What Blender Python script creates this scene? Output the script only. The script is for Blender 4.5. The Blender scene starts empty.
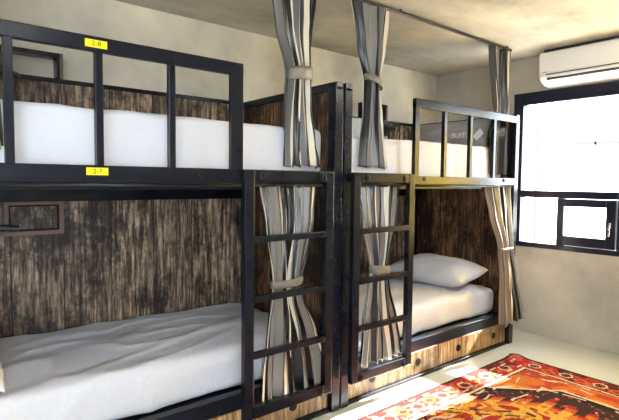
import bpy, bmesh, math, random
import numpy as np
from mathutils import Vector, Matrix, noise
random.seed(4)
COL = bpy.context.scene.collection
D = 2.1; HZ = 1.365
def W(x, y, z): return Vector((x*D, y*D, HZ + z*D))          # design units -> metres

# ---------------------------------------------------------------- materials
def new_mat(name):
    m = bpy.data.materials.new(name); m.use_nodes = True
    nt = m.node_tree; b = nt.nodes['Principled BSDF']
    return m, nt, b
def ramp(nt, stops):
    r = nt.nodes.new('ShaderNodeValToRGB')
    e = r.color_ramp.elements
    while len(e) < len(stops): e.new(0.5)
    for i, (p, c) in enumerate(stops):
        e[i].position = p; e[i].color = (*c, 1)
    return r
def noise_node(nt, scale, detail=6, rough=.6, vscale=(1, 1, 1), coord='Object', dist=0):
    tc = nt.nodes.new('ShaderNodeTexCoord'); mp = nt.nodes.new('ShaderNodeMapping')
    mp.inputs['Scale'].default_value = vscale
    nt.links.new(tc.outputs[coord], mp.inputs[0])
    n = nt.nodes.new('ShaderNodeTexNoise'); n.inputs['Scale'].default_value = scale
    n.inputs['Detail'].default_value = detail; n.inputs['Roughness'].default_value = rough
    n.inputs['Distortion'].default_value = dist
    nt.links.new(mp.outputs[0], n.inputs['Vector'])
    return n
def bump(nt, b, src, strength, dist=.01):
    bp = nt.nodes.new('ShaderNodeBump'); bp.inputs['Strength'].default_value = strength
    bp.inputs['Distance'].default_value = dist
    nt.links.new(src, bp.inputs['Height']); nt.links.new(bp.outputs[0], b.inputs['Normal'])
def simple(name, col, rough=.5, metal=0, spec=.5, bs=0, bscale=60):
    m, nt, b = new_mat(name)
    b.inputs['Base Color'].default_value = (*col, 1); b.inputs['Roughness'].default_value = rough
    b.inputs['Metallic'].default_value = metal; b.inputs['Specular IOR Level'].default_value = spec
    if bs:
        n = noise_node(nt, bscale); bump(nt, b, n.outputs[0], bs, .004)
    return m
def noisy(name, stops, scale, rough=.6, vs=(1, 1, 1), bs=.2, detail=8, nr=.62, spec=.5, bd=.006):
    m, nt, b = new_mat(name)
    n = noise_node(nt, scale, detail, nr, vs)
    r = ramp(nt, stops); nt.links.new(n.outputs[0], r.inputs[0]); nt.links.new(r.outputs[0], b.inputs['Base Color'])
    b.inputs['Roughness'].default_value = rough; b.inputs['Specular IOR Level'].default_value = spec
    bump(nt, b, n.outputs[0], bs, bd)
    return m
def mixc(nt, a, b, fac, mode='MIX'):
    n = nt.nodes.new('ShaderNodeMix'); n.data_type = 'RGBA'; n.blend_type = mode
    for s, v in ((n.inputs['Factor'], fac), (n.inputs[6], a), (n.inputs[7], b)):
        if isinstance(v, (int, float)): s.default_value = v
        elif isinstance(v, tuple): s.default_value = (*v, 1)
        else: nt.links.new(v, s)
    return n.outputs[2]
def wood(name, dark, mid, light, plank=.21, axis=0, contrast=1, rough=.55):
    """weathered boards running up; grain stretched along z, a dark joint every plank"""
    m, nt, b = new_mat(name)
    g = noise_node(nt, 9, 10, .7, (5, 5, .45), dist=.2)
    s = noise_node(nt, 3.0, 12, .78, (1.5, 1.5, 1.1))
    f = noise_node(nt, 20, 10, .82, (2.6, 2.6, .22))
    rg = ramp(nt, [(.38, dark), (.5, mid), (.60, light)]); nt.links.new(g.outputs[0], rg.inputs[0])
    rs = ramp(nt, [(.43, (.07, .06, .055)), (.55, (1, 1, 1))]); nt.links.new(s.outputs[0], rs.inputs[0])
    rf = ramp(nt, [(.42, (.10, .09, .09)), (.55, (1, 1, 1))]); nt.links.new(f.outputs[0], rf.inputs[0])
    c = mixc(nt, rg.outputs[0], rs.outputs[0], .95*contrast, 'MULTIPLY')
    c = mixc(nt, c, rf.outputs[0], .85*contrast, 'MULTIPLY')
    # plank joints
    tc = nt.nodes.new('ShaderNodeTexCoord'); sx = nt.nodes.new('ShaderNodeSeparateXYZ')
    nt.links.new(tc.outputs['Object'], sx.inputs[0])
    def M(op, a, bb=None):
        n = nt.nodes.new('ShaderNodeMath'); n.operation = op
        for i, v in enumerate((a, bb)):
            if v is None: continue
            if isinstance(v, (int, float)): n.inputs[i].default_value = v
            else: nt.links.new(v, n.inputs[i])
        return n.outputs[0]
    fr = M('FRACT', M('DIVIDE', sx.outputs[axis], plank))
    d = M('ABSOLUTE', M('SUBTRACT', fr, .5))
    line = M('GREATER_THAN', d, .5 - .006/plank*.5)
    c = mixc(nt, c, (.006, .005, .004), line)
    # each board its own tone
    wn = nt.nodes.new('ShaderNodeTexWhiteNoise'); wn.noise_dimensions = '1D'
    nt.links.new(M('FLOOR', M('DIVIDE', sx.outputs[axis], plank)), wn.inputs['W'])
    rw = ramp(nt, [(0, (.62, .6, .6)), (1, (1, .98, .95))]); nt.links.new(wn.outputs[0], rw.inputs[0])
    c = mixc(nt, c, rw.outputs[0], 1.0, 'MULTIPLY')
    nt.links.new(c, b.inputs['Base Color'])
    b.inputs['Roughness'].default_value = rough
    bump(nt, b, f.outputs[0], .5, .004)
    return m

M = {}
M['metal'] = noisy('black_painted_steel', [(.3, (.0045, .0065, .013)), (.75, (.009, .012, .021))], 7, rough=.27, bs=.008, spec=.30)
M['bolt'] = simple('dark_bolt', (.012, .012, .014), .3, .6)
M['panel'] = wood('weathered_dark_boards', (.04, .028, .02), (.42, .305, .205), (.90, .71, .50), plank=.27)
M['end'] = wood('dark_brown_boards', (.05, .027, .015), (.28, .15, .08), (.66, .40, .22), plank=.33, axis=1)
M['drawer'] = wood('pale_oak_drawer', (.16, .085, .035), (.5, .31, .14), (.8, .58, .32), plank=5, contrast=.55, rough=.45)
M['bracket'] = simple('brown_wood_edge', (.16, .1, .07), .55, bs=.3)
M['sheet'] = noisy('white_cotton_sheet', [(.3, (.66, .67, .73)), (.7, (.72, .73, .78))], 40, rough=.85, bs=.25, spec=.2, bd=.004)
def seersucker():
    m, nt, b = new_mat('white_waffle_cover')
    b.inputs['Base Color'].default_value = (.68, .70, .77, 1); b.inputs['Roughness'].default_value = .85
    b.inputs['Specular IOR Level'].default_value = .2
    tc = nt.nodes.new('ShaderNodeTexCoord')
    v = nt.nodes.new('ShaderNodeTexVoronoi'); v.inputs['Scale'].default_value = 85
    v.inputs['Randomness'].default_value = .25
    nt.links.new(tc.outputs['Object'], v.inputs['Vector'])
    n = noise_node(nt, 9, 4)
    a = nt.nodes.new('ShaderNodeMath'); a.operation = 'MULTIPLY_ADD'; a.inputs[1].default_value = .35
    nt.links.new(v.outputs['Distance'], a.inputs[0]); nt.links.new(n.outputs[0], a.inputs[2])
    bump(nt, b, a.outputs[0], .45, .008)
    return m
M['waffle'] = seersucker()
M['pillow'] = noisy('white_pillowcase', [(.3, (.66, .66, .70)), (.7, (.73, .73, .76))], 14, rough=.85, bs=.25, spec=.2)
M['bluepillow'] = simple('pale_blue_pillowcase', (.62, .70, .86), .85, spec=.2, bs=.2, bscale=20)
M['greypillow'] = noisy('grey_printed_cotton', [(.3, (.28, .28, .30)), (.7, (.38, .38, .40))], 18, rough=.8, bs=.25, spec=.2)
M['print'] = simple('white_print', (.85, .85, .86), .7)
M['plaster'] = noisy('cement_plaster_wall', [(.3, (.42, .40, .34)), (.5, (.60, .56, .46)), (.7, (.74, .69, .55))], 1.8, rough=.75, bs=.12, detail=10, nr=.62)
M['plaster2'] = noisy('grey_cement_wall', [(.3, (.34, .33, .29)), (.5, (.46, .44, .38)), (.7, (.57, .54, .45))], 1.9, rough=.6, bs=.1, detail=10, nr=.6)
M['ceil'] = noisy('raw_cement_ceiling', [(.3, (.30, .28, .24)), (.5, (.48, .45, .39)), (.7, (.66, .62, .53))], 1.5, rough=.8, vs=(1, 1.6, 1), bs=.1, detail=9)
M['floor'] = noisy('grey_epoxy_floor', [(.3, (.50, .52, .48)), (.7, (.61, .63, .58))], 1.1, rough=.22, bs=.02, spec=.5)
M['frame'] = simple('blue_black_aluminium', (.006, .008, .024), .28, 0, .45)
M['acw'] = simple('white_plastic', (.78, .79, .78), .35)
M['acd'] = simple('dark_plastic', (.03, .03, .032), .4)
M['yellow'] = simple('yellow_label_tape', (.95, .80, .01), .4)
M['ink'] = simple('black_ink', (.02, .02, .01), .6)
M['hole_dark'] = simple('black_hole_disc', (.004, .004, .004), .5, spec=.2)
M['rod'] = simple('black_rod', (.015, .014, .014), .35)
M['chrome'] = simple('bright_metal', (.7, .7, .7), .25, 1)
M['tie'] = noisy('beige_satin_band', [(.3, (.14, .13, .11)), (.7, (.32, .29, .24))], 12, rough=.35, bs=.2)
def glass():
    m = bpy.data.materials.new('window_glass'); m.use_nodes = True; nt = m.node_tree; nt.nodes.clear()
    o = nt.nodes.new('ShaderNodeOutputMaterial'); t = nt.nodes.new('ShaderNodeBsdfTransparent')
    g = nt.nodes.new('ShaderNodeBsdfGlossy'); g.inputs['Roughness'].default_value = .02
    x = nt.nodes.new('ShaderNodeMixShader'); x.inputs[0].default_value = .05
    nt.links.new(t.outputs[0], x.inputs[1]); nt.links.new(g.outputs[0], x.inputs[2]); nt.links.new(x.outputs[0], o.inputs[0])
    return m
M['glass'] = glass()
def satin(name, stops, rough=.3, rep=1):
    m, nt, b = new_mat(name)
    uv = nt.nodes.new('ShaderNodeUVMap'); sp = nt.nodes.new('ShaderNodeSeparateXYZ')
    nt.links.new(uv.outputs[0], sp.inputs[0])
    r = ramp(nt, stops); r.color_ramp.interpolation = 'CONSTANT'
    mu = nt.nodes.new('ShaderNodeMath'); mu.operation = 'MULTIPLY'; mu.inputs[1].default_value = rep
    fr = nt.nodes.new('ShaderNodeMath'); fr.operation = 'FRACT'
    nt.links.new(sp.outputs[0], mu.inputs[0]); nt.links.new(mu.outputs[0], fr.inputs[0])
    nt.links.new(fr.outputs[0], r.inputs[0]); nt.links.new(r.outputs[0], b.inputs['Base Color'])
    b.inputs['Roughness'].default_value = rough; b.inputs['Specular IOR Level'].default_value = .45
    
    n = noise_node(nt, 16, 5, .55, (1, 1, .45), dist=.6); bump(nt, b, n.outputs[0], .5, .012)
    return m
BLK, GRY, CRM, DGR = (.006, .006, .008), (.17, .165, .155), (.78, .71, .54), (.045, .045, .048)
def stripes(n, seed, w=(2.6, 2.6, .95, 2.2)):
    rnd = random.Random(seed); seq = []
    for k in range(n):
        seq += [(GRY, w[0]), (BLK, w[1]), (CRM, w[2]), (DGR, w[3])] if k % 2 == 0 else [(BLK, w[1]), (GRY, w[0]), (CRM, w[2]*.7), (BLK, w[1]*.8)]
    tot = sum(a[1] for a in seq); p = 0; out = []
    for c, ww in seq: out.append((p/tot, c)); p += ww
    return out[:31]
M['satin'] = satin('striped_satin', [(0, BLK), (.07, GRY), (.14, CRM), (.165, BLK), (.26, GRY), (.31, BLK), (.37, CRM), (.42, BLK), (.50, GRY), (.57, CRM), (.60, BLK), (.70, GRY), (.75, CRM), (.80, BLK), (.88, (.30, .28, .25)), (.93, CRM), (.96, BLK)])
M['satin2'] = satin('striped_satin_grey', [(0, CRM), (.02, BLK), (.10, DGR), (.20, BLK), (.28, (.24, .235, .22)), (.58, BLK), (.72, GRY), (.80, CRM), (.84, BLK), (.90, GRY), (.94, CRM)])
M['satin5'] = satin('dark_striped_satin', [(0, (.03, .03, .032)), (.15, CRM), (.17, BLK), (.3, GRY), (.42, BLK), (.55, CRM), (.57, BLK), (.68, (.09, .09, .09)), (.85, CRM), (.88, GRY)], .3)
BRN = (.20, .165, .14)
M['satin3'] = satin('striped_satin_taupe', [(0, BRN), (.40, CRM), (.43, BRN), (.5, (.32,.27,.24)), (.58, CRM), (.62, BLK), (.68, GRY), (.76, CRM), (.79, BLK), (.86, GRY), (.95, CRM)], .4)
M['satin4'] = satin('striped_satin_silver', [(0, CRM), (.04, BLK), (.12, (.24, .22, .20)), (.21, CRM), (.235, BLK), (.31, (.27, .24, .21)), (.40, DGR), (.46, CRM), (.49, (.24, .22, .20)), (.58, BLK), (.66, CRM), (.69, (.27, .23, .20)), (.78, BLK), (.87, CRM), (.90, (.22, .20, .18))], .26, 1.6)

# ---------------------------------------------------------------- objects
def link(o, parent=None):
    COL.objects.link(o)
    if parent: o.parent = parent
    return o
def tag(o, label=None, cat=None, group=None, kind=None):
    if label: o['label'] = label
    if cat: o['category'] = cat
    if group: o['group'] = group
    if kind: o['kind'] = kind
    return o
def origin_of(parent):
    p = Vector((0, 0, 0))
    while parent: p += parent.location; parent = parent.parent
    return p
def mesh_obj(name, bm, mat, parent=None, loc=None, bev=0, smooth=False):
    """bm holds world metres; the object gets its own origin at loc (world)"""
    po = origin_of(parent); lo = Vector(loc) if loc is not None else po
    for v in bm.verts: v.co -= lo
    bmesh.ops.recalc_face_normals(bm, faces=bm.faces)
    me = bpy.data.meshes.new(name); bm.to_mesh(me); bm.free()
    if smooth:
        for p in me.polygons: p.use_smooth = True
    me.materials.append(mat)
    o = bpy.data.objects.new(name, me); link(o, parent); o.location = lo - po
    if bev:
        md = o.modifiers.new('bevel', 'BEVEL'); md.width = bev; md.segments = 2; md.limit_method = 'ANGLE'
    return o
def box(bm, x0, x1, y0, y1, z0, z1):        # design units
    a, b = W(x0, y0, z0), W(x1, y1, z1)
    return mbox(bm, a, b)
def mbox(bm, a, b):
    vs = [bm.verts.new((x, y, z)) for x in (a[0], b[0]) for y in (a[1], b[1]) for z in (a[2], b[2])]
    for f in ((0, 1, 3, 2), (4, 6, 7, 5), (0, 4, 5, 1), (2, 3, 7, 6), (0, 2, 6, 4), (1, 5, 7, 3)):
        bm.faces.new([vs[i] for i in f])
    return vs
def cyl(bm, p, q, r, n=16, r2=None):        # metres
    p, q = Vector(p), Vector(q); r2 = r if r2 is None else r2
    d = (q-p).normalized(); u = d.orthogonal().normalized(); v = d.cross(u)
    A = [bm.verts.new(p + (u*math.cos(t)+v*math.sin(t))*r) for t in [2*math.pi*i/n for i in range(n)]]
    B = [bm.verts.new(q + (u*math.cos(t)+v*math.sin(t))*r2) for t in [2*math.pi*i/n for i in range(n)]]
    for i in range(n): bm.faces.new([A[i], A[(i+1) % n], B[(i+1) % n], B[i]])
    bm.faces.new(A[::-1]); bm.faces.new(B)
def tube(bm, pts, r, n=10):
    pts = [Vector(p) for p in pts]; rings = []
    for i, p in enumerate(pts):
        d = (pts[min(i+1, len(pts)-1)] - pts[max(i-1, 0)]).normalized()
        u = d.cross(Vector((0.13, 0.3, 1))).normalized(); v = d.cross(u)
        rings.append([bm.verts.new(p+(u*math.cos(2*math.pi*k/n)+v*math.sin(2*math.pi*k/n))*r) for k in range(n)])
    for a, b in zip(rings, rings[1:]):
        for k in range(n): bm.faces.new([a[k], a[(k+1) % n], b[(k+1) % n], b[k]])
    bm.faces.new(rings[0][::-1]); bm.faces.new(rings[-1])
def B(*boxes):
    bm = bmesh.new()
    for b in boxes: box(bm, *b)
    return bm
def empty(name, loc):
    o = bpy.data.objects.new(name, None); link(o); o.location = loc; o.empty_display_size = .1
    return o
def struct(name, bm, mat, parent=None, bev=0):
    o = mesh_obj(name, bm, mat, parent, bev=bev)
    if not parent: o['kind'] = 'structure'
    return o

# ---------------------------------------------------------------- the room
XW, YB, ZC, ZF = 2.08, 1.545, .54, -.65
XL, YF = -.85, -.62
t = .06
struct('floor', B((XL-t, XW+t, YF-t, YB+t, ZF-.05, ZF)), M['floor'])
struct('ceiling', B((XL-t, XW+t, YF-t, YB+t, ZC, ZC+.05)), M['ceil'])
struct('wall_back', B((XL-t, XW+t, YB, YB+t, ZF, ZC)), M['plaster'])
struct('wall_left', B((XL-t, XL, YF, YB, ZF, ZC)), M['plaster'])
FX0, FX1, FZ0, FZ1 = -.78, .0, -.35, .42
struct('wall_front', B((XL-t, XW+t, YF-t, YF, ZF, FZ0), (XL-t, XW+t, YF-t, YF, FZ1, ZC), (XL-t, FX0, YF-t, YF, FZ0, FZ1), (FX1, XW+t, YF-t, YF, FZ0, FZ1)), M['plaster'])
w2 = empty('added_window', W(-.39, YF, FZ0)); w2['kind'] = 'structure'  # unseen window, added to let daylight in from the camera side
mesh_obj('frame', B((FX0, FX1, YF-.04, YF, FZ1-.03, FZ1), (FX0, FX1, YF-.04, YF, FZ0, FZ0+.03), (FX0, FX0+.03, YF-.04, YF, FZ0+.03, FZ1-.03), (FX1-.03, FX1, YF-.04, YF, FZ0+.03, FZ1-.03)), M['frame'], w2, bev=.004)
mesh_obj('mullion', B((-.405, -.375, YF-.04, YF, FZ0+.03, FZ1-.03)), M['frame'], w2, bev=.004)
for a_, b__ in ((FX0+.03, -.405), (-.375, FX1-.03)): mesh_obj('pane', B((a_, b__, YF-.022, YF-.018, FZ0+.03, FZ1-.03)), M['glass'], w2)
WY0, WY1, WZ0, WZ1 = .25, 1.127, -.273, .393
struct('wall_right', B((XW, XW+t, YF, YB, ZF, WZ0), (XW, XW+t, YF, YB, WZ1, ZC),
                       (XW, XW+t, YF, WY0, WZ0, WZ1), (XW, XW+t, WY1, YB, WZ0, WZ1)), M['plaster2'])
# window: frame, transom, mullions, a small casement
wn = empty('window_1', W(XW, .7, WZ0)); wn['kind'] = 'structure'
fx0, fx1 = XW-.004, XW+.036
mesh_obj('frame', B((fx0, fx1, WY0, WY1, .340, WZ1), (fx0, fx1, WY0, WY1, WZ0, -.252),
                    (fx0, fx1, 1.083, WY1, -.252, .34), (fx0, fx1, WY0, WY0+.035, -.252, .34)), M['frame'], wn, bev=.004)
mesh_obj('mullion', B((fx0, fx1, .645, .700, -.252, .34)), M['frame'], wn, bev=.004)
mesh_obj('transom', B((fx0+.001, fx1, .70, 1.083, -.058, -.028), (fx0+.001, fx1, .285, .645, -.058, -.028)), M['frame'], wn, bev=.004)
mesh_obj('mullion', B((fx0+.002, fx1, .905, .925, -.252, -.058)), M['frame'], wn, bev=.003)
sash = mesh_obj('casement_sash', B((fx0-.006, fx1-.006, .703, .738, -.250, -.060), (fx0-.006, fx1-.006, .895, .923, -.250, -.060),
                            (fx0-.006, fx1-.006, .738, .895, -.250, -.211), (fx0-.006, fx1-.006, .738, .895, -.090, -.060)), M['frame'], wn, bev=.004)
bm = bmesh.new(); box(bm, fx0-.016, fx0-.006, .716, .726, -.165, -.145); box(bm, fx0-.022, fx0-.014, .717, .725, -.20, -.15)
mesh_obj('window_handle', bm, M['chrome'], wn, bev=.004)
for nm, a in (('pane', (.70, 1.083, -.028, .34)), ('pane', (.925, 1.083, -.252, -.058)), ('pane', (.738, .895, -.211, -.09)),
              ('pane', (.285, .645, -.028, .34)), ('pane', (.285, .645, -.252, -.058))):
    mesh_obj(nm, B((XW+.012, XW+.015, *a)), M['glass'], wn)

m_, nt_, b_ = new_mat('added_amber_voile')  # unseen amber curtain, added to throw yellow reflections onto the right ladder
nt_.nodes.remove(b_); tr_ = nt_.nodes.new('ShaderNodeBsdfTranslucent'); tr_.inputs[0].default_value = (.72, .50, .03, 1)
df_ = nt_.nodes.new('ShaderNodeBsdfDiffuse'); df_.inputs[0].default_value = (.85, .58, .08, 1); mx_s = nt_.nodes.new('ShaderNodeMixShader'); mx_s.inputs[0].default_value = .12
nt_.links.new(tr_.outputs[0], mx_s.inputs[1]); nt_.links.new(df_.outputs[0], mx_s.inputs[2]); nt_.links.new(mx_s.outputs[0], nt_.nodes['Material Output'].inputs[0])
bm = bmesh.new(); pr_ = None
for i in range(161):
    y_ = .27+.385*i/160; x_ = 2.058+.008*math.sin(i*.55)+.003*math.sin(i*.21)
    c_ = (bm.verts.new(W(x_, y_, -.50)), bm.verts.new(W(x_, y_, .26)))
    if pr_: bm.faces.new([pr_[0], c_[0], c_[1], pr_[1]])
    pr_ = c_
tag(mesh_obj('added_amber_curtain', bm, m_, loc=W(2.052, .46, -.5), smooth=True), 'thin amber curtain added out of view to turn the ladder reflections yellow', 'curtain')

# ---------------------------------------------------------------- outside the window: faint roofs and a mast
ext = simple('distant_grey', (.037, .038, .043), .9)
g = struct('ground_outside', B((XW+.3, 60, -40, 40, -3.0, -2.9)), simple('pale_ground', (.5, .48, .42), .9))
def outp(u_y, dist, z): return Vector((dist, u_y, z))
bm = bmesh.new(); cyl(bm, (24, 11.75, -5), (24, 11.75, 4.6), .10, 10, .06); cyl(bm, (24, 11.2, 3.35), (24, 12.1, 3.35), .08); cyl(bm, (24, 10.9, 3.85), (24, 11.9, 3.85), .06)
tag(mesh_obj('aerial_mast', bm, ext, loc=(24, 11.75, -4.8)), 'faint grey aerial mast on the roofs outside the window', 'mast')
bm = bmesh.new()
mbox(bm, (30, 9.6, 3.62), (30.05, 12.6, 3.79))
for k in range(6): mbox(bm, (30, 9.6+k*.58, 2.9), (30.05, 9.70+k*.58, 4.0 if k in (3,) else 3.62))
tag(mesh_obj('roof_railing', bm, ext, loc=(30, 11.1, 2.9)), 'faint roof railing far outside the upper window pane', 'railing')
bm = bmesh.new(); mbox(bm, (30, 4, -5), (40, 13, 2.9))
bo = mesh_obj('white_building', bm, simple('white_render', (.9, .9, .88), .9), loc=(30, 8, -5))
pp_ = simple('pale_panes', (.7, .72, .75), .4)
for k in range(5):
    bm = bmesh.new(); mbox(bm, (29.95, 4.8+k*1.6, .2), (30.02, 5.6+k*1.6, 1.5)); mesh_obj('window', bm, pp_, bo)
tag(bo, 'white building seen washed out through the window', 'building')

# ---------------------------------------------------------------- bunk beds
YP = 1.49          # face of the back boards
def bunk(x0, x1, lad0, lad1, guards, mirror, label, niche, number):
    r = empty('bunk_bed', W((x0+x1)/2, 1.25, ZF)); tag(r, label, 'bed')
    p = .030
    F0, F1 = 1.0, 1.03
    # upright posts
    for (a, b_, c, d_) in ((x0, x0+p, F0, F1), (x1-p, x1, F0, F1), (x0, x0+p, YP-.005, YP+.03), (x1-p, x1, YP-.005, YP+.03)):
        mesh_obj('post', B((a, b_, c, d_, ZF, .262)), M['metal'], r, bev=.004)
    # back boards: lower and upper, with a steel cap
    mesh_obj('back_panel', B((x0+p, x1-p, YP, YP+.012, ZF+.03, .262)), M['panel'], r)
    mesh_obj('cap_rail', B((x0, x1, YP-.006, YP+.022, .262, .274)), M['metal'], r, bev=.003)
    for a, b_ in ((x0+.008, x0+.020), (x1-.020, x1-.008)):
        mesh_obj('end_panel', B((a, b_, F1, YP-.005, ZF+.03, .255)), M['end'], r)
        mesh_obj('end_frame', B((a-.006, b_+.006, F1-.03, YP+.022, .252, .274)), M['metal'], r, bev=.003)
        mesh_obj('end_beam', B((a-.005, b_+.005, F1, YP-.005, ZF+.015, ZF+.045)), M['metal'], r, bev=.003)
    # upper deck
    mesh_obj('upper_deck', B((x0+.03, x1-.03, F1+.012, YP-.006, -.020, .002)), M['metal'], r, bev=.003)
    mesh_obj('deck_beam', B((x0+p, x1-p, F1, F1+.012, -.020, .012)), M['metal'], r, bev=.003)
    mesh_obj('deck_beam', B((x0+p, x1-p, YP-.03, YP-.006, -.060, -.020)), M['metal'], r, bev=.003)
    # guard rail
    guards = [g*.988 for g in guards]; g0, g1 = guards[0], guards[-1]
    gy0, gy1 = .985, 1.0; ge = .016 if mirror else .032; gd = .007 if mirror else .001
    mesh_obj('guard_top_rail', B((g0, g1+ge, gy0, gy1, .243-gd, .271-gd)), M['metal'], r, bev=.004)
    mesh_obj('guard_bottom_rail', B((g0, g1+ge, gy0, gy1, -.006, .0275 if not mirror else .021)), M['metal'], r, bev=.004)
    for i, gx in enumerate(guards):
        w = .032 if i in (0, len(guards)-1) and not (mirror and i == len(guards)-1) else .015
        if mirror: w = .016 if i else .022
        mesh_obj('guard_post', B((gx, gx+w, gy0+.001, gy1-.001, .02, .25)), M['metal'], r, bev=.003)
    # lower bed box
    mesh_obj('side_rail', B((x0+p, x1-p, 1.019, 1.046, -.563, -.524)), M['metal'], r, bev=.004)
    mesh_obj('slat_base', B((x0+.022, x1-.022, 1.046, YP-.006, -.552, -.535)), M['metal'], r)
    mesh_obj('kick_rail', B((x0+p, x1-p, 1.005, 1.03, ZF, -.640)), M['metal'], r, bev=.003)
    mesh_obj('curtain_rail', curtain_rail(x0+p, x1-p), M['rod'], r, smooth=True)
    # drawers; finger holes are black discs, the shade inside put into their colour
    n = 2; wd = (x1-x0-2*p)/n
    hole_x = [x0+.145, x0+.366, x0+.597, x0+.834] if mirror else [x1-.155-k for k in (0, .221, .452, .689)]
    for k in range(n):
        a = x0+p+k*wd+.002; b_ = a+wd-.004
        dr = mesh_obj('drawer', B((a, b_, 1.016, 1.03, -.639, -.564), (a, b_, 1.03, 1.44, -.637, -.615)), M['drawer'], r, bev=.002)
        for hx in hole_x:
            if a < hx < b_:
                c = W(hx, 1.016, -.600); bm = bmesh.new()
                cyl(bm, c+Vector((0, -.004, 0)), c+Vector((0, .006, 0)), .028, 28, .024)
                mesh_obj('hole_shade_disc', bm, M['hole_dark'], dr, bev=.002, smooth=False)
    # ladder
    ly0, ly1 = .962, .979; sw = .026; lad0 *= .968; lad1 = lad1*.968-(.006 if not mirror else .003)
    ld = mesh_obj('ladder', B((lad0, lad0+sw, ly0, ly1, -.568, .027), (lad1-sw, lad1, ly0, ly1, -.568, .027),
                              (lad0+sw, lad1-sw, ly0, ly1, -.001, .027), (lad0+sw, lad1-sw, ly0, ly1, -.568, -.540)), M['metal'], r, bev=.004)
    for a in (lad0, lad1-sw): mesh_obj('ladder_bracket', B((a+.004, a+sw-.004, ly1, 1.012 if a > lad0 else 1.012, .004, .024)), M['metal'], ld)
    for z in (-.137, -.279, -.415):
        mesh_obj('rung', B((lad0+sw, lad1-sw, ly0-.001, ly1-.004, z-.008, z+.008)), M['metal'], ld, bev=.004)
    for bx, bz in ((lad0+sw+.022, .013), (lad1-sw-.022, .013), (lad0+sw+.012, -.558), (lad1-sw-.012, -.558)):
        bm = bmesh.new(); c = W(bx, ly0, bz); cyl(bm, c+Vector((0, .004, 0)), c+Vector((0, -.010, 0)), .013, 6)
        cyl(bm, c+Vector((0, .004, 0)), c+Vector((0, -.004, 0)), .02, 20)
        mesh_obj('bolt', bm, M['bolt'], ld, bev=.001)
    gb = [g1-.075, g0+.06] if not mirror else [g0+.05, g1-.08]
    for bx in gb:
        bm = bmesh.new(); c = W(bx, gy0, .013); cyl(bm, c+Vector((0, .004, 0)), c+Vector((0, -.008, 0)), .014, 16)
        mesh_obj('bolt', bm, M['bolt'], r, bev=.001)
    # small open box frames on the back boards (lower bunk) and above them (upper bunk)
    n0, n1 = niche
    def frame(name, a, b_, z0, z1, w, y0, y1):
        mesh_obj(name, B((a, b_, y0, y1, z1-w, z1), (a, b_, y0, y1, z0, z0+w), (a, a+w, y0, y1, z0+w, z1-w), (b_-w, b_, y0, y1, z0+w, z1-w)), M['bracket'], r, bev=.002)
    frame('shelf_frame', n0, n1, -.150, -.058, .011, YP-.014, YP)
    mesh_obj('shelf_frame_lining', B((n0+.011, n1-.011, YP-.012, YP, -.0735, -.069), (n0+.011, n1-.011, YP-.012, YP, -.139, -.1345), (n0+.011, n0+.0155, YP-.012, YP, -.1345, -.0735), (n1-.0155, n1-.011, YP-.012, YP, -.1345, -.0735)), M['metal'], r)
    mesh_obj('shelf_box', B((n0, n1, YP-.02, YP+.02, .327, .339), (n1-.012, n1-.004, YP-.02, YP+.02, .274, .327), (n0, n0+.008, YP-.02, YP+.02, .274, .327)), M['metal'], r, bev=.002)
    mesh_obj('shelf_box_side', B((n1-.004, n1+.004, YP-.02, YP+.02, .274, .339)), M['bracket'], r)
    # number labels
    if number:
        for (txt, lx, lz, w) in (('2-8', .272, .257, .040), ('2-7', .271, .017, .040)):
            lb = mesh_obj('number_label', B((lx-w/2+.006, lx+w/2+.006, gy0-.0012, gy0, lz-.0085, lz+.0058)), M['yellow'], r)
            text_mesh('label_text', txt, .027, W(lx+.006, gy0-.0016, lz-.0014), M['ink'], lb)
    return r
def curtain_rail(a, b_):
    bm = bmesh.new(); cyl(bm, W(a, 1.014, -.010), W(b_, 1.014, -.010), .008, 12)
    return bm
def text_mesh(name, txt, size, loc, mat, parent, rot=None):
    cu = bpy.data.curves.new('t', 'FONT'); cu.body = txt; cu.size = size; cu.align_x = 'CENTER'; cu.align_y = 'CENTER'; cu.extrude = .0004
    o = bpy.data.objects.new('t', cu); COL.objects.link(o)
    dg = bpy.context.evaluated_depsgraph_get(); me = bpy.data.meshes.new_from_object(o.evaluated_get(dg))
    bpy.data.objects.remove(o)
    me.transform(rot if rot is not None else Matrix.Rotation(math.pi/2, 4, 'X'))
    me.materials.clear(); me.materials.append(mat)
    t_ = bpy.data.objects.new(name, me); link(t_, parent); t_.location = Vector(loc) - origin_of(parent)
    return t_
bunk(-.020, .931, .612, .901, [-.016, .128, .279, .427, .577], False,
     'black steel bunk bed on the left with yellow number labels on its guard rail', (.183, .325), True)
bunk(.9365, 1.892, .972, 1.243, [1.240, 1.392, 1.545, 1.70, 1.862], True,
     'black steel bunk bed on the right, standing next to the window wall', (1.49, 1.63), False)

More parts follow.
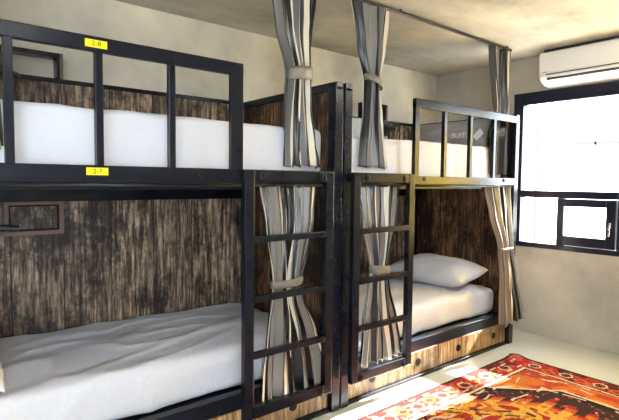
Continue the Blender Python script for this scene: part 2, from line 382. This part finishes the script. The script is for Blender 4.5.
# ---------------------------------------------------------------- mattresses
def soft_box(name, x0, x1, y0, y1, z0, z1, rad, mat, label, cat, wr=.006, nx=70, ny=40, nz=8, seed=0, crown=.01, group=None, dirw=(1.2, 3.2)):
    a, b = W(x0, y0, z0), W(x1, y1, z1); bm = bmesh.new(); idx = {}
    def vert(i, j, k):
        key = (i, j, k)
        if key in idx: return idx[key]
        p = Vector((a.x+(b.x-a.x)*i/nx, a.y+(b.y-a.y)*j/ny, a.z+(b.z-a.z)*k/nz))
        q = Vector((min(max(p.x, a.x+rad), b.x-rad), min(max(p.y, a.y+rad), b.y-rad), min(max(p.z, a.z+rad), b.z-rad)))
        d = p-q; nn = d.normalized() if d.length > 1e-6 else Vector((0, 0, 1))
        if d.length > 1e-6: p = q+nn*rad
        top = max(0, nn.z)
        n1 = noise.noise(Vector((p.x*dirw[0]+p.y*1.1+seed, p.y*dirw[1]-p.x*.6, p.z*1.5)))
        ridge = 1-abs(noise.noise(Vector((p.x*2.3+p.y*2.0+seed*3, p.y*6.5-p.x*2.0, p.z*2+seed))))*2.2
        n3 = noise.noise(Vector((p.x*9+seed, p.y*14, p.z*3)))
        p += nn*(wr*n1*1.3 + wr*.9*max(0, ridge)**3 + wr*.3*n3)
        u = (p.x-a.x)/(b.x-a.x); v = (p.y-a.y)/(b.y-a.y)
        p.z += top*crown*max(0, 4*u*(1-u))**.5*max(0, 4*v*(1-v))**.5
        if k == 0: p.z = max(p.z, a.z)
        idx[key] = bm.verts.new(p); return idx[key]
    for i in range(nx):
        for j in range(ny):
            bm.faces.new([vert(i, j, nz), vert(i+1, j, nz), vert(i+1, j+1, nz), vert(i, j+1, nz)])
            bm.faces.new([vert(i, j, 0), vert(i, j+1, 0), vert(i+1, j+1, 0), vert(i+1, j, 0)])
    for k in range(nz):
        for i in range(nx):
            bm.faces.new([vert(i, 0, k), vert(i+1, 0, k), vert(i+1, 0, k+1), vert(i, 0, k+1)])
            bm.faces.new([vert(i, ny, k), vert(i, ny, k+1), vert(i+1, ny, k+1), vert(i+1, ny, k)])
        for j in range(ny):
            bm.faces.new([vert(0, j, k), vert(0, j, k+1), vert(0, j+1, k+1), vert(0, j+1, k)])
            bm.faces.new([vert(nx, j, k), vert(nx, j+1, k), vert(nx, j+1, k+1), vert(nx, j, k+1)])
    o = mesh_obj(name, bm, mat, loc=W((x0+x1)/2, (y0+y1)/2, z0), smooth=True)
    md = o.modifiers.new('s', 'SUBSURF'); md.levels = 1; md.render_levels = 1
    return tag(o, label, cat, group)
soft_box('mattress', .012, .885, 1.064, 1.470, -.532, -.418, .05, M['sheet'], 'lower mattress of the left bunk under a rumpled white sheet', 'mattress', wr=.016, seed=1)
soft_box('mattress', .985, 1.855, 1.064, 1.478, -.532, -.428, .05, M['sheet'], 'lower mattress of the right bunk under a white sheet, with a pillow on it', 'mattress', wr=.018, seed=7)
soft_box('mattress', .012, .900, 1.048, 1.478, .004, .144, .03, M['waffle'], 'upper mattress of the left bunk under a white textured cover', 'mattress', wr=.010, seed=13)
soft_box('mattress', .985, 1.855, 1.048, 1.478, .004, .138, .03, M['sheet'], 'upper mattress of the right bunk in a white sheet, behind its guard rail', 'mattress', wr=.010, seed=23)

# ---------------------------------------------------------------- pillows
def pillow(name, c, lx, ly, h, rot, mat, label, seed=0, wr=.012):
    """lx, ly, h metres; rot = (rx,ry,rz)"""
    N = 36; bm = bmesh.new(); R = (Matrix.Rotation(rot[2], 3, 'Z') @ Matrix.Rotation(rot[1], 3, 'Y') @ Matrix.Rotation(rot[0], 3, 'X'))
    g = {}
    for s in (1, -1):
        for i in range(N+1):
            for j in range(N+1):
                u, v = -1+2*i/N, -1+2*j/N
                edge = i in (0, N) or j in (0, N)
                if edge and s == -1: g[s, i, j] = g[1, i, j]; continue
                pu = u*(1-.07*(1-v*v)*abs(u)**2) ; pv = v*(1-.07*(1-u*u)*abs(v)**2)
                th = (max(0, 1-abs(u)**3.2)**.6)*(max(0, 1-abs(v)**3.2)**.6)
                z = s*h/2*th
                if not edge:
                    w = noise.noise(Vector((u*2.2+seed, v*2.2, s*2.0)))*wr + (max(0, 1-abs(noise.noise(Vector((u*2.5+seed*2, v*4+u, s))))*2.4))**3*wr*.6
                    z += s*w*(1-max(abs(u), abs(v))**4)
                g[s, i, j] = bm.verts.new(R @ Vector((pu*lx/2, pv*ly/2, z)) + Vector(c))
    for s in (1, -1):
        for i in range(N):
            for j in range(N):
                f = [g[s, i, j], g[s, i+1, j], g[s, i+1, j+1], g[s, i, j+1]]
                bm.faces.new(f if s == 1 else f[::-1])
    o = mesh_obj(name, bm, mat, loc=c, smooth=True)
    md = o.modifiers.new('s', 'SUBSURF'); md.levels = 1; md.render_levels = 1
    return tag(o, label, 'pillow'), R
pillow('pillow', W(1.718, 1.262, -.368), .46, .80, .225, (0, math.radians(-7), math.radians(3)), M['pillow'], 'plump white pillow on the lower mattress at the window end', 3)
pillow('pillow', W(.068, 1.20, -.325), .40, .66, .14, (0, math.radians(52), 0), M['pillow'], 'white pillow corner at the left end of the lower left mattress', 5)
gp, GR = pillow('pillow', W(1.795, 1.255, .202), .28, .80, .13, (0, math.radians(-72), 0), M['greypillow'], 'grey printed pillow standing against the end of the upper right bunk', 9, .006)
pillow('pillow', W(1.36, 1.435, .202), .42, .28, .10, (math.radians(75), 0, 0), M['bluepillow'], 'pale blue pillow propped against the back boards of the upper right bunk', 11, .005)
# print on the grey pillow (text and a white diamond on the side facing into the room)
nrm = GR @ Vector((0, 0, 1))
if nrm.x > 0: nrm = -nrm
def rot_print(ang):
    zax = nrm; yax = (Vector((0, 0, 1)) - zax*zax.z).normalized(); xax = yax.cross(zax)
    return (Matrix((xax, yax, zax)).transposed() @ Matrix.Rotation(ang, 3, 'Z')).to_4x4()
cP = gp.location
for txt, dy, size in (('BUIT', .06, .065),):
    o = text_mesh('printed_text', txt, size, cP + nrm*.074 + Vector((0, -.185+dy, -.035)), M['print'], gp, rot_print(0))
    sw_ = o.modifiers.new('w', 'SHRINKWRAP'); sw_.target = gp; sw_.wrap_method = 'NEAREST_SURFACEPOINT'; sw_.wrap_mode = 'ABOVE_SURFACE'; sw_.offset = .0015
bm = bmesh.new(); N = 8; rp = rot_print(math.radians(52)).to_3x3(); q = {}
for i in range(N+1):
    for j in range(N+1):
        q[i, j] = bm.verts.new(cP + nrm*.075 + Vector((0, -.315, -.03)) + rp @ Vector(((i/N-.5)*.095, (j/N-.5)*.065, 0)))
for i in range(N):
    for j in range(N): bm.faces.new([q[i, j], q[i+1, j], q[i+1, j+1], q[i, j+1]])
o = mesh_obj('printed_diamond', bm, M['print'], gp)
sw_ = o.modifiers.new('w', 'SHRINKWRAP'); sw_.target = gp; sw_.wrap_method = 'NEAREST_SURFACEPOINT'; sw_.wrap_mode = 'ABOVE_SURFACE'; sw_.offset = .002

# ---------------------------------------------------------------- curtains
def interp(keys, z):
    keys = sorted(keys, key=lambda k: -k[0])
    if z >= keys[0][0]: return keys[0][1:]
    for a, b in zip(keys, keys[1:]):
        if z >= b[0]:
            f = (a[0]-z)/(a[0]-b[0]); f = f*f*(3-2*f)*.5 + f*.5
            return tuple(p+(q-p)*f for p, q in zip(a[1:], b[1:]))
    return keys[-1][1:]
def curtain(keys, folds, mat, label, tie=None, seed=0, group=None, thick=.0022):
    """keys: (z, left x, right x, y, fold depth) design units"""
    NS, NT = 200, 70; zt = max(k[0] for k in keys); zb = min(k[0] for k in keys)
    bm = bmesh.new(); uvl = bm.loops.layers.uv.new('UVMap'); G = []
    for j in range(NT+1):
        z = zt+(zb-zt)*j/NT; xl, xr, y, dep = interp(keys, z); row = []
        tn = j/NT
        for i in range(NS+1):
            s = i/NS
            ws = s + .035*noise.noise(Vector((s*5, tn*1.6, seed*7.1)))*math.sin(math.pi*s)
            ph = 2*math.pi*folds*ws + .9*noise.noise(Vector((s*3+seed, tn*2.2, 3)))
            amp = dep*(.75+.5*noise.noise(Vector((s*4+seed*2, tn*2, 8))))
            dx = (xr-xl)*.35/folds*math.sin(2*ph)*.5
            x = xl+(xr-xl)*ws+dx
            sn = math.sin(ph); sn = math.copysign(abs(sn)**.75, sn)
            yy = y + amp*sn*.8 + dep*.45*math.sin(ph*.47+seed) + dep*.35*noise.noise(Vector((s*9, tn*5, seed+4)))
            hem = .014*noise.noise(Vector((s*6, seed, 1)))+.004*math.sin(ph) if j == NT else 0
            row.append((bm.verts.new(W(x, yy, z+hem)), s))
        G.append(row)
    for j in range(NT):
        for i in range(NS):
            f = bm.faces.new([G[j][i][0], G[j+1][i][0], G[j+1][i+1][0], G[j][i+1][0]])
            for lp, (ii, jj) in zip(f.loops, ((i, j), (i, j+1), (i+1, j+1), (i+1, j))): lp[uvl].uv = (ii/NS, jj/NT)
    c = interp(keys, zt)
    o = mesh_obj('curtain', bm, mat, loc=W((c[0]+c[1])/2, c[2], zb), smooth=True)
    md = o.modifiers.new('t', 'SOLIDIFY'); md.thickness = thick; md.offset = 0
    tag(o, label, 'curtain', group)
    if tie:
        z, h, tilt = tie; xl, xr, y, dep = interp(keys, z); bm = bmesh.new(); n = 36
        cx, rx, ry = (xl+xr)/2, (xr-xl)/2*1.06+.002, dep*1.35+.004; rings = []
        for m_ in range(5):
            zz = z-h/2+h*m_/4; bul = 1-.06*abs(m_-2)/2
            rings.append([bm.verts.new(W(cx+rx*bul*math.cos(a), y+ry*bul*math.sin(a), zz+tilt*math.cos(a)+.0015*noise.noise(Vector((a*2, m_, seed))))) for a in [2*math.pi*k/n for k in range(n)]])
        for r0, r1 in zip(rings, rings[1:]):
            for k in range(n): bm.faces.new([r0[k], r0[(k+1) % n], r1[(k+1) % n], r1[k]])
        tb = mesh_obj('tieback', bm, M['tie'], o, smooth=True)
        md = tb.modifiers.new('t', 'SOLIDIFY'); md.thickness = .003
    return o
yc = 1.035
curtain([(.524, .705, .862, yc, .012), (.40, .728, .850, yc, .012), (.284, .770, .842, yc, .016), (.20, .762, .852, yc, .014), (.10, .757, .868, yc, .012), (.040, .756, .880, yc, .011)], 4.5, M['satin'],
        'striped satin curtain hanging from the ceiling rod beside the black post of the left bunk', (.284, .034, .003), 1)
curtain([(.524, .990, 1.150, yc, .012), (.40, 1.018, 1.140, yc, .012), (.30, 1.052, 1.115, yc, .017), (.20, 1.045, 1.125, yc, .013), (.10, 1.032, 1.145, yc, .012), (.045, 1.026, 1.158, yc, .011)], 4.5, M['satin2'],
        'striped satin curtain above the yellow-lit ladder, hanging from the ceiling rod', (.300, .020, -.012), 2)
curtain([(.524, 1.707, 1.872, yc, .013), (.40, 1.722, 1.872, yc, .012), (.29, 1.755, 1.866, yc, .015), (.18, 1.735, 1.864, yc, .013), (.035, 1.745, 1.864, yc, .011)], 4, M['satin5'],
        'dark striped curtain at the window end of the ceiling rod', None, 3)
curtain([(.524, -.16, .07, yc, .012), (.40, -.10, .10, yc, .012), (.30, -.04, .06, yc, .016), (.16, -.02, .125, yc, .013), (.06, -.03, .132, yc, .012)], 6, M['satin'],
        'striped curtain at the left edge, behind the guard rail of the left bunk', (.31, .03, 0), 4)
yl = 1.006
curtain([(-.010, .665, .850, yl+.012, .013), (-.10, .680, .838, yl+.006, .014), (-.255, .700, .790, yl, .016), (-.30, .698, .800, yl, .015), (-.40, .680, .850, yl-.002, .014), (-.48, .668, .880, yl-.006, .013), (-.555, .662, .893, yl-.008, .012)], 6.5, M['satin4'],
        'tied striped curtain behind the rungs of the left bunk ladder', (-.258, .020, .003), 5)
curtain([(-.010, 1.014, 1.190, yl+.012, .013), (-.12, 1.028, 1.170, yl+.006, .014), (-.258, 1.060, 1.130, yl, .016), (-.32, 1.050, 1.140, yl, .015), (-.42, 1.030, 1.170, yl-.002, .014), (-.545, 1.015, 1.200, yl-.006, .013)], 5.5, M['satin4'],
        'tied striped curtain behind the rungs of the right bunk ladder', (-.262, .026, -.003), 6)
curtain([(-.010, 1.690, 1.855, yl+.012, .013), (-.12, 1.705, 1.852, yl-.002, .010), (-.25, 1.750, 1.835, yl-.018, .013), (-.36, 1.745, 1.86, yl-.028, .012), (-.548, 1.735, 1.920, yl-.035, .010)], 4, M['satin3'],
        'taupe curtain of the lower right bunk, tied at its end post near the window', (-.252, .010, .002), 7)
# ceiling rod
bm = bmesh.new(); cyl(bm, W(-.6, yc, .530), W(1.868, yc, .530), .011, 16)
rod = tag(mesh_obj('curtain_rod', bm, M['rod'], loc=W(.65, yc, .53), smooth=True), 'long thin black curtain rod fixed under the ceiling above both bunks', 'curtain rod')
for x in (-.3, .4, 1.2, 1.84):
    bm = bmesh.new(); cyl(bm, W(x, yc, .530), W(x, yc, .5405), .008, 10); mesh_obj('rod_bracket', bm, M['rod'], rod)

# ---------------------------------------------------------------- reading lamps and a socket
def lamp(pts, r, head0, head1, hr, label, base):
    r_ = empty('reading_lamp', base); tag(r_, label, 'lamp')
    bm = bmesh.new(); tube(bm, pts, r); mesh_obj('lamp_arm', bm, M['acd'], r_, smooth=True)
    bm = bmesh.new(); cyl(bm, head0, head1, hr, 20, hr*.86); mesh_obj('lamp_head', bm, M['acd'], r_, bev=.004)
    bm = bmesh.new(); cyl(bm, Vector(base)+Vector((0, .0, 0)), Vector(base)+Vector((0, -.02, 0)), .03, 20); mesh_obj('lamp_base', bm, M['acd'], r_, bev=.002)
def arc(c, r, a0, a1, n=14, plane='xz'):
    return [Vector(c)+Vector((r*math.cos(a), 0, r*math.sin(a))) for a in [a0+(a1-a0)*i/n for i in range(n+1)]]
b0 = W(.10, YP, -.125)
lamp([b0+Vector((0, -.02, 0)), b0+Vector((.02, -.05, 0)), W(.16, 1.45, -.124)], .007, W(.165, 1.45, -.124), W(.212, 1.444, -.128), .019, 'black reading lamp reaching over the lower left bunk', b0)
b1 = W(.175, YP-.02, .30)
lamp([W(.175, YP-.028, .30)] + [W(.19, 1.455, .262)+Vector((.07*math.cos(a), 0, .022*math.sin(a))) for a in [math.pi-.25*k for k in range(14)]], .007, W(.16, 1.44, .248), W(.195, 1.44, .252), .016, 'black looped reading lamp at the head of the upper left bunk', W(.175, YP-.02, .30))
b2 = W(1.625, YP, .215)
lamp([b2+Vector((0, -.02, 0)), b2+Vector((.03, -.05, .04))] + arc(W(1.678, 1.455, .235), .038, math.pi, -.5, 12), .010, W(1.600, 1.45, .236), W(1.655, 1.45, .236), .024, 'black looped reading lamp on the back boards of the upper right bunk', b2)
bm = B((1.618, 1.652, YP-.006, YP, .175, .205)); so = mesh_obj('power_socket', bm, M['acw'], loc=W(1.635, YP, .19), bev=.003)
bm = bmesh.new(); cyl(bm, W(1.635, YP-.006, .19), W(1.635, YP-.0075, .19), .018, 20); mesh_obj('socket_face', bm, simple('grey_plastic', (.35, .35, .36), .5), so)
tag(so, 'white power socket below the looped lamp of the upper right bunk', 'socket')

# ---------------------------------------------------------------- air conditioner
ac = empty('air_conditioner', W(XW, .77, .42)); tag(ac, 'white split air conditioner on the wall above the window', 'air conditioner')
def extr(prof, y0, y1, name, mat, parent, bev=0):
    bm = bmesh.new(); A = [bm.verts.new(W(x, y0, z)) for x, z in prof]; Bv = [bm.verts.new(W(x, y1, z)) for x, z in prof]; n = len(prof)
    for i in range(n): bm.faces.new([A[i], A[(i+1) % n], Bv[(i+1) % n], Bv[i]])
    bm.faces.new(A[::-1]); bm.faces.new(Bv); return mesh_obj(name, bm, mat, parent, bev=bev)
extr([(2.08, .527), (1.988, .527), (1.980, .520), (1.978, .48), (1.979, .445), (1.984, .428), (1.998, .415), (2.03, .402), (2.08, .396)], .56, .975, 'body', M['acw'], ac, .008)
extr([(1.9795, .438), (1.9775, .438), (1.9785, .4345), (1.9800, .4345)], .57, .945, 'panel_seam', M['acd'], ac)
extr([(1.990, .4255), (1.9845, .4245), (1.992, .4165), (2.0, .4165)], .58, .945, 'air_outlet', M['acd'], ac)
extr([(1.984, .4290), (1.9805, .4290), (1.9835, .4245), (1.987, .4245)], .58, .93, 'louvre', M['acw'], ac)
extr([(1.9795, .4475), (1.9780, .4475), (1.9780, .4455), (1.9795, .4455)], .940, .958, 'brand_mark', M['acd'], ac)
extr([(2.08, .5395), (2.0, .5395), (2.0, .527), (2.08, .527)], .575, .965, 'gap_shade_strip', M['acd'], ac)  # dark strip standing in for the shade between the unit and the ceiling

# ---------------------------------------------------------------- rug
def rug():
    X0, X1, Y0, Y1 = .55, 1.755, .12, .925
    nx, ny = 620, 420
    xs = np.linspace(X0, X1, nx); ys = np.linspace(Y0, Y1, ny); X, Y = np.meshgrid(xs, ys, indexing='ij')
    rng = np.random.default_rng(3)
    def lin(c): return np.array(c)
    RED, DRD, ORG, YEL, CRE, BRN_, BLKc, PNK = map(lin, ((.42, .022, .012), (.13, .012, .012), (.62, .15, .022), (.78, .40, .05), (.78, .62, .42), (.045, .018, .014), (.012, .007, .007), (.58, .16, .10)))
    a = X1-X; bb = Y1-Y; e = np.minimum(a, np.minimum(bb, np.minimum(X-X0, Y-Y0)))
    C_ = np.zeros((nx, ny, 3)); C_[:] = ORG
    def put(mask, c, al=1.0): C_[mask] = C_[mask]*(1-al)+c*al
    # blotchy yarn colours of the field
    def vn(fx, fy, seed):
        r = np.random.default_rng(seed); G_ = r.random((fx+2, fy+2)); u = (X-X0)/(X1-X0)*fx; v = (Y-Y0)/(Y1-Y0)*fy
        i = np.clip(u.astype(int), 0, fx); j = np.clip(v.astype(int), 0, fy); du = u-i; dv = v-j
        return (G_[i, j]*(1-du)*(1-dv)+G_[np.minimum(i+1, fx+1), j]*du*(1-dv)+G_[i, np.minimum(j+1, fy+1)]*(1-du)*dv+G_[np.minimum(i+1, fx+1), np.minimum(j+1, fy+1)]*du*dv)
    n1, n2, n3 = vn(26, 18, 1), vn(60, 40, 2), vn(120, 90, 5)
    put(n1 > .62, RED, .75); put(n1 < .33, YEL, .6)
    # stepped medallions along the rug
    for mx in (1.57-.44, 1.57-.44-.62):
        d = .44-np.abs(X-mx)-np.clip(np.abs(Y-.66+.14)-.14, 0, 9)*1.0
        d = np.minimum(d, .44-np.abs(X-mx)-np.clip(np.abs(Y-.52)-.14, 0, 9))
        saw = .010*np.abs(((Y*55) % 1)-.5)*2
        put(d > 0, CRE); put(d > .010, BRN_)
        put((d > .010+saw) & (d < .03+saw), BLKc)
        put((d > .03) & (d < .12) & (n2 > .72), RED); put((d > .03) & (d < .12) & (n3 > .80), PNK)
        dd = d + .018*np.sign(np.sin(Y*110))*1.0
        put(dd > .12, RED); put(dd > .132, ORG); put(dd > .155, YEL)
        put((dd > .155) & (n2 > .68), RED); put((dd > .155) & (n2 < .22), ORG); put((dd > .25) & (dd < .262), BRN_); put(dd > .30, RED); put(dd > .34, YEL)
    # inner meander line and border
    m = e - .118 - .018*np.sign(np.sin((X+Y)*60)) - .012*np.sin((X-Y)*38)
    put((m > -.004) & (m < .004), CRE); 
    m2 = e-.20-.02*np.abs(((X+Y)*9) % 2-1)
    put((np.abs(m2) < .0035) & (n1 > .4), CRE)
    bd = e < .096
    put(bd, DRD); put(bd & (n1 > .45), RED); put(bd & (n2 > .66), PNK, .55); put(bd & (n2 < .25), BRN_)
    put((e > .092) & (e < .100), CRE); put((e > .1) & (e < .106), BRN_)
    # hooked meander in the border
    s = np.where(a == e, Y, X)
    hk = e - .055 - .022*np.sign(np.sin(s*95+1))
    put(bd & (np.abs(hk) < .003) & (np.where(a == e, 0, 1) > 0), CRE)
    # hexagons along the far end
    for k in range(8):
        cy = .708-.107*k+.107
        h = np.maximum(np.abs(X-1.703)/.020, (np.abs(X-1.703)/.020*.5+np.abs(Y-cy)/.024))
        put(h < 1.15, DRD); put(h < 1.0, CRE); put(h < .74, BRN_); put((h < .5) & (n3 > .6), RED)
        q_ = np.abs(X-1.690)+np.abs(Y-(cy-.053))*.8; put(q_ < .022, ORG); put(q_ < .013, RED)
    for k in range(10):
        cx = 1.60-.12*k
        h = np.maximum(np.abs(Y-.872)/.020, (np.abs(Y-.872)/.020*.5+np.abs(X-cx)/.026)); put((h < 1) & (h > .8), CRE); put(h < .5, DRD)
        q_ = np.abs(Y-.875)+np.abs(X-(cx-.06))*.7; put(q_ < .020, ORG); put(q_ < .012, DRD)
    put(e < .012, DRD); put(e < .006, BLKc)
    C_[n3 < .16] = C_[n3 < .16]*.35+DRD*.4; put((n3 > .86) & (n2 > .4), CRE, .25)
    C_ *= (.52+.5*rng.random((nx, ny, 1))); C_ = np.clip(C_, 0, 1)
    # weave thickness, a little wave, lifted far corner
    cr = np.exp(-((X-(X1-.012))**2+(Y-(Y1-.012))**2)/(2*.022**2))
    # rounded far corner
    Z = ZF + .0035 + .0012*(n2-.5) + .010*cr
    qx = X1-.03; qy = Y1-.03; inn = (X > qx) & (Y > qy); rr = np.hypot(X-qx, Y-qy)
    mx_ = np.maximum(X-qx, Y-qy); sc = np.where(inn & (rr > 1e-6), mx_/np.maximum(rr, 1e-6), 1)
    X = np.where(inn, qx+(X-qx)*sc, X); Y = np.where(inn, qy+(Y-qy)*sc, Y)
    co = np.stack([X*D, Y*D, HZ+Z*D], -1).reshape(-1, 3); base = np.array([1.15*D, .52*D, HZ+ZF*D]); co -= base
    me = bpy.data.meshes.new('rug')
    I, J = np.meshgrid(np.arange(nx-1), np.arange(ny-1), indexing='ij'); v0 = (I*ny+J).ravel()
    F = np.stack([v0, v0+ny, v0+ny+1, v0+1], -1)
    me.vertices.add(len(co)); me.vertices.foreach_set('co', co.ravel().astype(np.float32))
    me.loops.add(F.size); me.loops.foreach_set('vertex_index', F.ravel().astype(np.int32))
    me.polygons.add(len(F)); me.polygons.foreach_set('loop_start', np.arange(0, F.size, 4, dtype=np.int32))
    me.update(calc_edges=True)
    ca = me.color_attributes.new('yarn', 'FLOAT_COLOR', 'POINT')
    ca.data.foreach_set('color', np.concatenate([C_.reshape(-1, 3), np.ones((nx*ny, 1))], 1).ravel().astype(np.float32))
    me.polygons.foreach_set('use_smooth', np.ones(len(F), bool))
    m, nt, b = new_mat('woven_kilim'); at = nt.nodes.new('ShaderNodeVertexColor'); at.layer_name = 'yarn'
    nt.links.new(at.outputs[0], b.inputs['Base Color']); b.inputs['Roughness'].default_value = .9; b.inputs['Specular IOR Level'].default_value = .15
    n = noise_node(nt, 220, 3); bump(nt, b, n.outputs[0], .4, .003)
    me.materials.append(m)
    o = bpy.data.objects.new('rug', me); link(o); o.location = base
    md = o.modifiers.new('t', 'SOLIDIFY'); md.thickness = .006; md.offset = -1
    return tag(o, 'red and orange kilim rug with hexagon border on the grey floor', 'rug')
rug()

# ---------------------------------------------------------------- light
def added_ceiling_lamp(x, y, power, label):  # lamps added out of view to fill the room and brighten the ceiling
    c = W(x, y, ZC); r_ = empty('added_ceiling_lamp', c); tag(r_, label, 'lamp', 'added ceiling lamps')
    bm = bmesh.new(); cyl(bm, c, c+Vector((0, 0, -.05)), .20, 40); mesh_obj('lamp_base', bm, M['acw'], r_, bev=.004)
    em, nt, b = new_mat('fill_emitter'); b.inputs['Emission Color'].default_value = (1, .96, .90, 1); b.inputs['Emission Strength'].default_value = power
    bm = bmesh.new(); cyl(bm, c+Vector((0, 0, -.051)), c+Vector((0, 0, -.15)), .185, 40, .15); mesh_obj('diffuser', bm, em, r_)
added_ceiling_lamp(.25, .15, 7, 'round ceiling lamp added out of view to fill the middle of the room')
added_ceiling_lamp(1.5, .33, 30, 'round ceiling lamp added out of view to brighten the ceiling near the window')
sun = bpy.data.lights.new('sun', 'SUN'); sun.energy = 45; sun.angle = math.radians(.8); sun.color = (1, .95, .86)
so_ = bpy.data.objects.new('sun', sun); link(so_)
so_.rotation_euler = Vector((-1, .12, -.80)).to_track_quat('-Z', 'Y').to_euler()
w = bpy.data.worlds.new('sky'); bpy.context.scene.world = w; w.use_nodes = True
bg = w.node_tree.nodes['Background']; bg.inputs[0].default_value = (.80, .89, 1, 1); bg.inputs[1].default_value = 12

# ---------------------------------------------------------------- camera
yaw, pit, rol = [math.radians(a) for a in (50.867, 3.213, .575)]
F = Vector((math.cos(yaw)*math.cos(pit), math.sin(yaw)*math.cos(pit), -math.sin(pit)))
R = Vector((math.sin(yaw), -math.cos(yaw), 0)); U = R.cross(F)
R2 = R*math.cos(rol)+U*math.sin(rol); U2 = U*math.cos(rol)-R*math.sin(rol)
cam = bpy.data.cameras.new('camera'); cam.sensor_width = 36; cam.lens = 36*489.3/619; cam.shift_y = -.0013
co = bpy.data.objects.new('camera', cam); link(co)
co.matrix_world = Matrix(((R2.x, U2.x, -F.x, 0), (R2.y, U2.y, -F.y, 0), (R2.z, U2.z, -F.z, HZ), (0, 0, 0, 1)))
sc = bpy.context.scene; sc.camera = co
vs = sc.view_settings; vs.view_transform = 'Standard'; vs.look = 'None'; vs.gamma = 1; vs.use_curve_mapping = False; vs.exposure = .95
